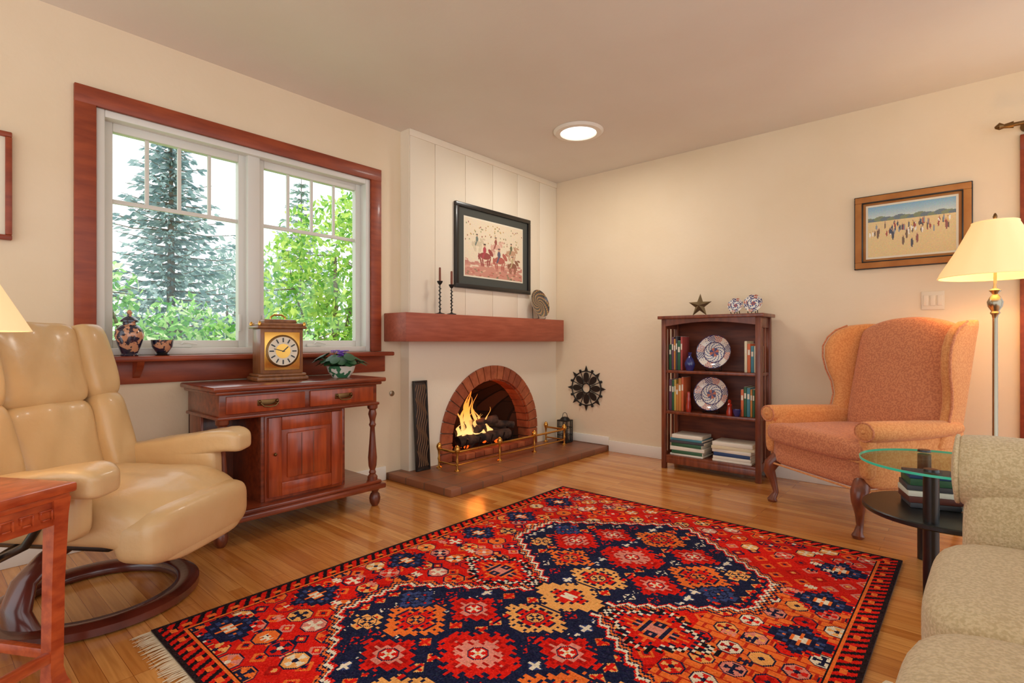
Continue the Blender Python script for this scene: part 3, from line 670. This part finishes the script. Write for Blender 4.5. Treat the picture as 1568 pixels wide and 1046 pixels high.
# ================================================================ RECLINER
b=B('leather_recliner')
b.lathe([(.255,.004),(.25,.02),(.262,.042),(.33-.02,.046),(.337,.034),(.337,.008),(.32,.002)],'ring',n=56,closedprof=True)
for s in (-1,1):
    pts=[(s*.29,.0,.03),(s*.285,.03,.10),(s*.24,.05,.17),(s*.17,.03,.235),(s*.12,.0,.27)]
    R=[]
    for i,p in enumerate(pts):
        w=[.085,.06,.048,.045,.05][i]; t=.022
        tl=(Vector(pts[min(i+1,4)])-Vector(pts[max(i-1,0)])).normalized(); nrm=tl.cross(Vector((0,1,0))).normalized()
        R.append([tuple(Vector(p)+Vector((0,1,0))*w*math.cos(a)+nrm*t*math.sin(a)) for a in [k*2*pi/14 for k in range(14)]])
    b.loft(R,'ring')
b.lathe([(0,.245),(.05,.245),(.06,.26),(.15,.275),(.15,.30),(0,.30)],'black',n=24)
b.box((0,-.03,.30),(.46,.46,.04),'black',.015)
def wr(p,a=.004): return math.sin(p.x*38+p.y*13)*math.sin(p.y*31-p.z*17)*a
def seatfn(p):
    if p.y<-.12: p.z-=.07*((-p.y-.12)/.2)**2
    if p.z>0: p.z+= .025*(1-(p.x/.28)**2)+wr(p,.003)-.012*math.exp(-((p.x)/.012)**2)
    return p
b.pillow((0,-.12,.385),(.56,.70,.18),'leather',5,seg=20,fn=seatfn)
b.pillow((0,-.375,.335),(.55,.20,.20),'leather',4,seg=12)
def backpil(cx,cz,w,h,t,off=0,k=4,ry=0):
    T=Matrix.Translation((0,.20,.42))@Matrix.Rotation(-.24,4,'X')
    old=b.X; b.X=old@T
    def f(p): p.y+=wr(p,.005); return p
    b.pillow((cx,-off,cz),(w,t,h),'leather',k,seg=16,rot=(0,ry,0),fn=f); b.X=old
backpil(0,.155,.37,.37,.16,.01,6); backpil(0,.49,.38,.345,.15,.015,6)
for s in (-1,1):
    backpil(s*.245,.165,.15,.38,.19,.03,5); backpil(s*.238,.49,.14,.335,.18,.03,5,s*-.04)
backpil(0,.33,.56,.62,.08,-.06,5)
for s in (-1,1):
    def armfn(p,s=s):
        p.z+=.05*(-p.y/.3)-.03*(max(0,(-p.y-.2))/.1)**2+wr(p,.003); return p
    b.pillow((s*.355,-.09,.53),(.15,.58,.105),'leather',5,seg=14,fn=armfn)
    b.pillow((s*.325,-.02,.45),(.09,.50,.20),'leather',5,seg=8)
    b.tube([(s*.36,-.2,.5),(s*.385,-.12,.36),(s*.36,.05,.28),(s*.2,.1,.29)],.013,'black',8)
    b.cyl((s*.37,.03,.30),(s*.40,.03,.30),.03,.03,'black',16)
b.done((-2.56,.50,0),math.radians(125),ang=60)
# ================================================================ SIDE TABLE left
b=B('rosewood_side_table')
L1,L2,ht=.55,.50,.59
b.bx(-L1/2,L1/2,-L2/2,L2/2,ht-.028,ht,'rosew',.007); b.bx(-L1/2+.012,L1/2-.012,-L2/2+.012,L2/2-.012,ht-.045,ht-.028,'rosew',.004)
for sx in (-1,1):
    for sy in (-1,1):
        x=sx*(L1/2-.035); y=sy*(L2/2-.035)
        rings=[]
        for z,w,o in ((0,.026,0),(.03,.021,-.004),(.06,.018,-.006),(.3,.018,-.004),(.5,.02,0),(.55,.024,0)):
            cx,cy=x+sx*o,y+sy*o; rings.append([(cx-w,cy-w,z),(cx+w,cy-w,z),(cx+w,cy+w,z),(cx-w,cy+w,z)])
        b.loft(rings,'rosew')
for s in (-1,1):
    b.box((0,s*(L2/2-.032),ht-.08),(L1-.09,.02,.07),'rosew',.003); b.box((s*(L1/2-.032),0,ht-.08),(.02,L2-.09,.07),'rosew',.003)
    b.box((0,s*(L2/2-.035),.10),(L1-.09,.022,.03),'rosew',.004); b.box((s*(L1/2-.035),0,.10),(.022,L2-.09,.03),'rosew',.004)
    for k in range(-4,5):
        for (dx,dz,w,h) in ((0,.014,.036,.005),(-.016,0,.005,.03),(.0,-.012,.02,.005),(.014,.004,.005,.016)):
            b.box((k*.05+dx,s*(L2/2-.019),ht-.08+dz),(w,.006,h),'rosew',.001)
            if abs(k)<4: b.box((s*(L1/2-.019),k*.05+dx,ht-.08+dz),(.006,w,h),'rosew',.001)
b.done((-2.067,-.023,0),math.radians(-60))
b=B('table_lamp')
b.lathe([(0,0),(.07,0),(.075,.012),(.03,.03),(.025,.05),(.06,.1),(.085,.17),(.075,.24),(.03,.29),(.02,.31),(.025,.32),(.012,.33),(.01,.50),(0,.50)],'imari',n=30)
b.lathe([(.230,.44),(.10,.69),(.097,.69),(.227,.44)],'shadel',n=40,closedprof=True)
for k in range(3): a=k*2*pi/3; b.tube([(0,0,.5),(.1*math.cos(a),.1*math.sin(a),.68)],.002,'brassd',5)
b.sphere((0,0,.55),.03,'bulb',8)
b.done((-2.24,.04,.5905))
# ================================================================ BOOKCASE
b=B('bookcase')
x0,x1,y0,y1=-1.88,-1.14,3.955,4.225
b.bx(x0-.025,x1+.025,y0-.02,y1+.0,1.175,1.2,'dark',.004)
for xa in (x0,x1-.035):
    for ya in (y0,y1-.035): b.bx(xa,xa+.035,ya,ya+.035,0,1.176,'dark',.003)
for xa in (x0+.008,x1-.027):
    b.bx(xa,xa+.019,y0+.035,y1-.035,1.10,1.176,'dark',.002); b.bx(xa,xa+.019,y0+.035,y1-.035,.07,.13,'dark',.002)
    b.bx(xa+.004,xa+.014,y0+.085,y0+.115,.13,1.1,'dark',.002); b.bx(xa+.004,xa+.014,y0+.155,y0+.185,.13,1.1,'dark',.002)
for z in (.11,.455,.775): b.bx(x0+.01,x1-.01,y0+.008,y1-.005,z-.022,z,'dark',.002)
b.bx(x0+.01,x1-.01,y1-.012,y1-.003,.08,1.176,'darkin',.001)
n=16; pts=[]
for i in range(n+1):
    t=i/n; pts.append((x0+.035+(x1-x0-.07)*t,1.12+.03*math.sin(pi*t)))
pts+= [(x1-.035,1.176),(x0+.035,1.176)]
b.prism(pts,.018,'dark',Matrix.Translation((0,y0+.022,0))@Matrix(((1,0,0,0),(0,0,-1,0),(0,1,0,0),(0,0,0,1))))
b.bx(x0+.035,x1-.035,y0+.008,y0+.022,.045,.09,'dark',.002)
b.done()
bookcols=[(150,40,34),(40,70,116),(226,214,180),(50,96,66),(200,130,60),(100,50,40),(214,184,90),(70,70,76),(176,76,70),(70,134,150),(236,230,214),(110,70,90),(210,104,60)]
bmats=[mat('book_cover_%d'%i,c,.5) for i,c in enumerate(bookcols)]
def books_up(b,xa,xb,yb,z,hmin,hmax):
    x=xa
    while x<xb-.015:
        t=random.uniform(.014,.026); h=random.uniform(hmin,hmax); d=random.uniform(.13,.16); m=random.choice(bmats)
        b.box((x+t/2,yb+d/2,z+h/2),(t-.0015,d,h),m,.003); b.box((x+t/2,yb+d/2+.003,z+h/2+.001),(t-.006,d-.004,h+.0),'paper',0); b.box((x+t/2,yb-.0003,z+h*.7),(t*.6,.001,h*.18),'paper',0)
        x+=t
def books_flat(b,xc,yc,z,n,w=.28,d=.2,mats=None):
    for i in range(n):
        t=random.uniform(.014,.03); m=mats[i%len(mats)] if mats else random.choice(bmats); r=random.uniform(-.06,.06); ww=w*random.uniform(.85,1)
        b.box((xc,yc,z+t/2),(ww,d,t),m,.002,rot=(0,0,r)); b.box((xc+.004,yc,z+t/2),(ww,d-.006,t-.006),'paper',0,rot=(0,0,r)); z+=t+.0006
    return z
b=B('shelf_books')
yb=y0+.05
books_up(b,x0+.04,x0+.165,yb,.776,.2,.27); books_up(b,x1-.125,x1-.04,yb,.776,.18,.25)
books_up(b,x0+.04,x0+.165,yb,.456,.2,.27); books_up(b,x1-.15,x1-.04,yb,.456,.17,.24)
books_flat(b,x0+.19,yb+.08,.111,7,.27,.2,[bmats[10],bmats[3],bmats[10],bmats[3],bmats[7],bmats[9],bmats[10]]); books_flat(b,x0+.53,yb+.08,.111,6,.30,.2,[bmats[10],bmats[10],bmats[1],bmats[10],bmats[2],bmats[10]])
b.done()
plate_on_stand('imari_plate',(-1.50,yb+.05,.776),.13,0,imari())
plate_on_stand('imari_plate.001',(-1.52,yb+.05,.456),.13,0,imari())
plate_on_stand('small_plate',(-1.35,4.08,1.2005),.055,0,imari(12,36)); plate_on_stand('small_plate.001',(-1.225,4.08,1.2005),.065,0,imari(12,36))
b=B('metal_star')
pts=[]
for k in range(10): a=pi/2+k*pi/5; r=.095 if k%2==0 else .038; pts.append((r*math.cos(a),r*math.sin(a)))
Rr=Matrix.Translation((-1.62,4.08,1.2785))@Matrix.Rotation(-.1,4,'X')@Matrix(((1,0,0,0),(0,0,-1,0),(0,1,0,0),(0,0,0,1)))
b.add([(x,y,0) for x,y in pts]+[(0,0,.025),(0,0,-.025)],[[i,(i+1)%10,10] for i in range(10)]+[[(i+1)%10,i,11] for i in range(10)],'bronze',Rr); b.done(ang=10)
b=B('blue_vase'); b.lathe([(0,0),(.026,0),(.036,.03),(.04,.055),(.026,.09),(.011,.11),(.011,.13),(.018,.14),(.015,.14),(0,.12)],'bluecer',n=20); b.done((-1.665,3.995,.776))
b=B('red_figurine'); b.lathe([(0,0),(.018,0),(.022,.04),(.015,.08),(.018,.1),(.01,.12),(.014,.14),(.008,.155),(0,.158)],'redcer',n=16); b.done((-1.675,3.995,.456))
b=B('red_figurine.001'); b.lathe([(0,0),(.022,0),(.024,.03),(.014,.06),(.018,.08),(.01,.09),(.013,.11),(0,.12)],'redcer',n=16); b.done((-1.365,3.995,.456))
b=B('blue_bowl'); b.lathe([(0,0),(.016,0),(.026,.03),(.029,.05),(.026,.05),(.016,.012),(0,.01)],'bluecer',n=20); b.done((-1.31,3.985,.456))
# ================================================================ WING CHAIR
def sering(k,n=24):
    r=[]
    for j in range(n):
        a=2*pi*j/n; c,s=math.cos(a),math.sin(a); r.append((math.copysign(abs(c)**(2/k),c),math.copysign(abs(s)**(2/k),s)))
    return r
b=B('wingback_armchair')
lean=.20
def Yb(z): return .22+lean*(z-.45)
SR=sering(4,32); rings=[]
for i in range(21):
    x=-.31+.62*i/20; e=abs(x)/.31; zt=1.145-.075*e**2.2; zb=.40; th=.075*(1-e**6*.55); hh=(zt-zb)/2; zc=(zt+zb)/2
    rings.append([(x,Yb(zc+q[1]*hh)+q[0]*th-.025*(1-e*e)*math.sin(pi*(zc+q[1]*hh-zb)/(zt-zb))*(1 if q[0]<0 else 0),zc+q[1]*hh) for q in SR])
b.loft(rings,'chairfab')
SR2=sering(3,24)
for s in (-1,1):
    rings=[]
    Z=[.45,.52,.58,.66,.74,.82,.9,.97,1.03,1.075,1.105,1.115]; Wd=[.20,.19,.17,.165,.19,.235,.265,.275,.255,.215,.15,.06]
    for z,w in zip(Z,Wd):
        yb=Yb(z)+.07; yc=yb-w/2; t=.036 if z<1.08 else .028
        if z>1.11: t=.012
        rings.append([(s*(.315+.075*(max(0,yb-(yc+q[1]*w/2))/.27)**1.2)+q[0]*t,yc+q[1]*w/2,z) for q in SR2])
    b.loft(rings,'chairside')
    b.tube([(s*(.315+.075*(w/.27)**1.2+.03),Yb(z)+.07-w+.004,z) for z,w in zip(Z[1:-1],Wd[1:-1])],.006,'chairfab',6)
    b.pillow((s*.335,-.02,.41),(.085,.60,.32),'chairside',7,seg=8)
    rings=[]
    for i,(y,r) in enumerate(((-.345,.03),(-.34,.052),(-.325,.062),(-.2,.062),(0,.058),(.15,.05),(.24,.035))):
        rings.append([(s*.36+r*1.05*math.cos(a),y,.545+r*.85*math.sin(a)+(.02*max(0,y))) for a in [k*2*pi/20 for k in range(20)]])
    b.loft(rings,'chairside')
    b.sphere((s*.36,-.343,.545),.012,'chairside',6)
    b.tube([(s*.36+.056*math.cos(a),-.338,.545+.046*math.sin(a)) for a in [k*2*pi/20 for k in range(20)]],.005,'chairfab',6,closed=True)
    b.pillow((s*.352,-.31,.43),(.07,.06,.25),'chairside',4,seg=6)
    pts=[(s*.31,-.30,.28),(s*.33,-.335,.235),(s*.335,-.345,.19),(s*.32,-.325,.12),(s*.312,-.315,.06),(s*.318,-.33,.028),(s*.32,-.335,.012),(s*.32,-.335,.0)]
    b.tube(pts,[.04,.042,.034,.021,.016,.021,.03,.024],'dark',14)
    b.tube([(s*.29,.27,.27),(s*.29,.29,.15),(s*.3,.33,.0)],[.026,.02,.018],'dark',8)
b.pillow((0,-.03,.325),(.70,.63,.17),'chairfab',9,seg=8)
b.pillow((0,-.06,.44),(.60,.58,.13),'chairfab',5,seg=10); b.pillow((0,-.30,.44),(.72,.16,.125),'chairfab',4,seg=8)
for z in (.245,.39): b.tube([(-.345,.25,z),(-.35,-.30,z),(-.33,-.345,z),(.33,-.345,z),(.35,-.30,z),(.345,.25,z)],.006,'chairside',6)
chair=b.done((-.505,3.655,0),math.radians(-37.3),ang=50)
# ================================================================ FLOOR LAMP
b=B('floor_lamp')
b.lathe([(0,0),(.14,0),(.14,.015),(.05,.035),(.02,.06),(.013,.08),(.012,.35),(.018,.36),(.012,.37),(.011,1.12),(.014,1.14),(.022,1.15),(.016,1.16),(.03,1.185),(.034,1.21),(.022,1.235),(.012,1.25),(.018,1.26),(.026,1.27),(.01,1.28),(.007,1.30),(.007,1.66),(0,1.66)],'chrome',n=24)
n=48
def shr(z,r): return [((r*(1+.012*math.cos(j*12*2*pi/n)))*math.cos(2*pi*j/n),(r*(1+.012*math.cos(j*12*2*pi/n)))*math.sin(2*pi*j/n),z) for j in range(n)]
pr=[(1.345,.238),(1.37,.228),(1.42,.20),(1.5,.156),(1.58,.118),(1.63,.095)]
rings=[shr(z,r) for z,r in pr]+[shr(z,r-.003) for z,r in pr[::-1]]
b.loft(rings,'shade',closed=True)
for z,r in ((1.345,.238),(1.63,.095)): b.tube([((r)*math.cos(2*pi*j/40),(r)*math.sin(2*pi*j/40),z) for j in range(40)],.004,'shade',6,closed=True)
for k in range(3): a=k*2*pi/3+.4; b.tube([(0,0,1.63),(.093*math.cos(a),.093*math.sin(a),1.63)],.002,'brassd',5)
b.lathe([(0,1.645),(.008,1.65),(.01,1.66),(.005,1.675),(0,1.68)],'brassd',n=12)
b.sphere((0,.03,1.45),.03,'bulb',8); b.done((.075,3.80,0))
# ================================================================ SOFA
b=B('cream_sofa')
sx0,sx1=-.03,.86; sy0,sy1=.50,2.16
b.bx(sx0+.04,sx1,sy0+.05,sy1-.05,.06,.30,'sofa',.03)
ymid=(.74+1.92)/2
fx=sx0-.05
for a,c in ((.74,ymid),(ymid,1.92)):
    b.pillow(((fx+.66)/2,(a+c)/2,.385),(.66-fx,c-a+.02,.19),'sofa',5,seg=12)
    b.pillow((.64,(a+c)/2,.64),(.24,c-a+.0,.44),'sofa',4,rot=(0,.2,0),seg=10)
b.pillow((.76,(sy0+sy1)/2,.50),(.22,sy1-sy0-.06,.72),'sofa',6,seg=10)
for yc,s in ((sy0+.12,-1),(sy1-.12,1)):
    zt=.725 if s>0 else .665
    xs0=sx0 if s>0 else sx0+.01
    b.pillow(((xs0+.84)/2,yc,.34),(.84-xs0,.22,.60),'sofa',7,seg=10)
    rings=[]
    for x,r in ((xs0-.025,.05),(xs0-.02,.085),(xs0,.105),(xs0+.05,.11),(.5,.11),(.80,.105),(.84,.08)):
        rings.append([(x,yc+s*.015+r*1.15*math.cos(a),zt-.10+r*.95*math.sin(a)) for a in [k*2*pi/24 for k in range(24)]])
    b.loft(rings,'sofa')
    b.tube([(xs0-.012,yc+s*.015+.1*1.15*math.cos(a),zt-.10+.1*.95*math.sin(a)) for a in [k*2*pi/30 for k in range(30)]],.006,'sofa',6,closed=True)
for x in (sx0+.1,sx1-.08):
    for y in (sy0+.1,sy1-.1): b.cyl((x,y,0),(x,y,.07),.02,.028,'dark')
th=math.radians(-1.5); Pv=Vector((-.03,2.0,0)); off=Pv-Matrix.Rotation(th,3,'Z')@Pv
b.done(tuple(off),th,ang=60)
# ================================================================ GLASS TABLE
b=B('glass_side_table'); c=Vector((-.10,2.87,0))
b.lathe([(0,.483),(.298,.483),(.298,.493),(0,.493)],'tglass',n=64); b.lathe([(.2965,.4835),(.3005,.4835),(.3005,.4925),(.2965,.4925)],'tedge',n=64,closedprof=True)
b.lathe([(0,.275),(.285,.275),(.29,.28),(.29,.292),(.285,.296),(0,.296)],'black',n=56)
for a in (262,110,6):
    a=math.radians(a); x,y=.235*math.cos(a),.235*math.sin(a)
    b.lathe([(0,0),(.026,0),(.026,.482),(0,.482)],'black',(x,y,0),20); b.lathe([(0,.4935),(.026,.4935),(.024,.503),(0,.504)],'black',(x,y,0),20)
b.done(c)
b=B('stacked_books'); books_flat(b,0,0,0,6,.20,.15,[bmats[7],bmats[5],bmats[10],bmats[7],bmats[3],bmats[1]]); b.done((-.15,2.91,.297),.3)
b=B('dark_bowl'); b.lathe([(0,0),(.03,0),(.06,.02),(.075,.035),(.07,.035),(.03,.01),(0,.008)],'black',n=24); b.done((.03,2.80,.297))
# ================================================================ EXTERIOR
b=B('lawn'); b.bx(-30,-3.45,-14,26,-.5,-.4,'grass',0); b.done()
def quads(name,P,S,mt,up=None,parent=None,flat=False):
    n=len(P); a=rng.normal(size=(n,3)); a/=np.linalg.norm(a,axis=1)[:,None]
    if up is not None: a=up
    c=rng.normal(size=(n,3)); c=np.cross(a,c); c/=np.linalg.norm(c,axis=1)[:,None]+1e-9
    S=S[:,None]
    V=np.stack([P-a*S,P+c*S*.45,P+a*S,P-c*S*.45],1).reshape(-1,3)
    F=np.arange(4*n).reshape(n,4)
    me=bpy.data.meshes.new(name); me.from_pydata(V.tolist(),[],F.tolist()); me.materials.append(M[mt]); me.update()
    o=bpy.data.objects.new(name,me); sc.collection.objects.link(o)
    if parent: o.parent=parent
    return o
def spruce(name,loc,Ht,R,mt='spruce',dens=1.0,gap=1.0):
    e=empty(name,loc); b=B('trunk'); b.tube([(0,0,0),(0,0,Ht*.5),(0,0,Ht)],[.09,.05,.008],'bark',10)
    P=[];U=[]
    nl=int(30*dens)
    for l in range(nl):
        t=l/nl; z=.3+(Ht-.3)*t; L_=R*(1-t)**.8*random.uniform(.7,1.15)+.05; k=8
        for j in range(k):
            a=2*pi*j/k+l*.7+random.uniform(-.2,.2); ca,sa=math.cos(a),math.sin(a); L2=L_*random.uniform(.55,1.2)
            b.tube([(0,0,z),(ca*L2*.5,sa*L2*.5,z-.04*L2),(ca*L2,sa*L2,z+.04*L2)],[.012,.008,.003],'bark',4)
            m=int(26*L2*dens*gap)+4
            for q_ in range(m):
                s=(q_+.5)/m; r=L2*s; sd=random.uniform(-1,1)*.16*(1-s*.6)*L2
                P.append((ca*r-sa*sd,sa*r+ca*sd,z+(.16*s*s-.1*s)*L2-random.uniform(0,.07))); U.append((ca*.6-sa*sd*2,sa*.6+ca*sd*2,-.25+random.uniform(-.2,.2)))
    b.done(parent=e,recalc=False)
    U=np.array(U); U/=np.linalg.norm(U,axis=1)[:,None]
    quads('needles',np.array(P),rng.uniform(.04,.085,len(P)),mt,U,e)
def tree(name,loc,blobs,n,size,mt):
    e=empty(name,loc); b=B('branches'); top=Vector((0,0,blobs[0][2]))
    b.tube([(0,0,0),tuple(top*.6),tuple(top)],[.08,.05,.02],'bark',8)
    P=[]
    for (x,y,z,r) in blobs:
        b.tube([tuple(top*.4),((x)*.6,(y)*.6,z*.7),(x,y,z)],[.03,.02,.008],'bark',6)
        for k in range(7):
            d=Vector(rng.normal(size=3)).normalized()*r*.85; b.tube([(x,y,z),(x+d.x*.6,y+d.y*.6,z+d.z*.5),(x+d.x,y+d.y,z+d.z)],[.008,.005,.002],'bark',4)
        k=int(n*r*r); d=rng.normal(size=(k,3)); d/=np.linalg.norm(d,axis=1)[:,None]; rr=r*rng.uniform(.35,1.05,k)**.6
        P.append(d*rr[:,None]+np.array([x,y,z]))
    P=np.concatenate(P); b.done(parent=e,recalc=False); quads('leaves',P,rng.uniform(size*.6,size*1.2,len(P)),mt,None,e)
spruce('spruce_tree',(-9.6,2.8,-.4),5.2,1.6,dens=1.2,gap=.85)
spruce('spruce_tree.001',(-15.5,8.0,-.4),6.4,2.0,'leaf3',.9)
tree('maple_tree',(-6.7,3.95,-.4),[(0,0,2.6,.8),(.5,.5,1.9,.8),(-.2,-.5,2.1,.65),(.2,-.5,1.4,.6),(0,.6,3.2,.6),(-.2,.5,1.2,.7),(.8,1.1,2.8,.7)],2200,.058,'leaf')
tree('garden_shrub',(-5.6,1.55,-.4),[(0,0,1.1,.5),(-.2,-.5,1.3,.5),(.1,.55,1.15,.5),(-.1,.2,1.5,.35),(0,-.9,1.1,.5),(.2,1.0,1.2,.45),(-.3,-.35,1.85,.28)],3000,.048,'leaf2')
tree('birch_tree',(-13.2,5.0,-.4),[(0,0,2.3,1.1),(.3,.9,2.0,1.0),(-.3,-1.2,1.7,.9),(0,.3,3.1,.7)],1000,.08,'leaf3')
# ================================================================ LIGHTS
w=bpy.data.worlds.new('World'); sc.world=w; w.use_nodes=True; nt=w.node_tree; bg=nt.nodes['Background']
tc=nt.nodes.new('ShaderNodeTexCoord'); n=nt.nodes.new('ShaderNodeTexNoise'); n.inputs['Scale'].default_value=2.5; n.inputs['Detail'].default_value=4
r=nt.nodes.new('ShaderNodeValToRGB'); r.color_ramp.elements[0].color=(.84,.92,1,1); r.color_ramp.elements[1].color=(1,1,1,1); r.color_ramp.elements[0].position=.35; r.color_ramp.elements[1].position=.6
nt.links.new(tc.outputs['Generated'],n.inputs[0]); nt.links.new(n.outputs[0],r.inputs[0]); nt.links.new(r.outputs[0],bg.inputs[0]); bg.inputs[1].default_value=1.75
def light(name,kind,loc,e,col,size=.1,rot=(0,0,0)):
    l=bpy.data.lights.new(name,kind); l.energy=e; l.color=lin(col)[:3]
    if kind=='AREA': l.size=size; l.shape='DISK'
    elif kind=='POINT': l.shadow_soft_size=size
    elif kind=='SUN': l.angle=size
    o=bpy.data.objects.new(name,l); sc.collection.objects.link(o); o.location=loc; o.rotation_euler=rot; return o
s=light('sun','SUN',(0,0,6),3.2,(255,246,230),.05); s.rotation_euler=Vector((-math.cos(math.radians(66)),.1,-math.sin(math.radians(66)))).to_track_quat('-Z','Y').to_euler()
light('floor_lamp_bulb','POINT',(.075,3.80,1.50),8,(255,206,140),.05)
light('table_lamp_bulb','POINT',(-2.24,.04,1.14),3,(255,210,150),.05)
light('fire_glow','POINT',(-3.25,3.25,.45),2.2,(255,130,50),.08)
light('solar_tube_lamp','AREA',(-2.225,3.30,H-.03),12,(255,250,240),.25)
# ================================================================ CAMERA
cd=bpy.data.cameras.new('camera'); cam=bpy.data.objects.new('camera',cd); sc.collection.objects.link(cam)
cd.sensor_width=36; cd.lens=815/1568*36; cam.location=(0,0,1.0); cam.rotation_euler=(math.radians(90),0,math.radians(41.1)); cd.clip_start=.02
sc.camera=cam
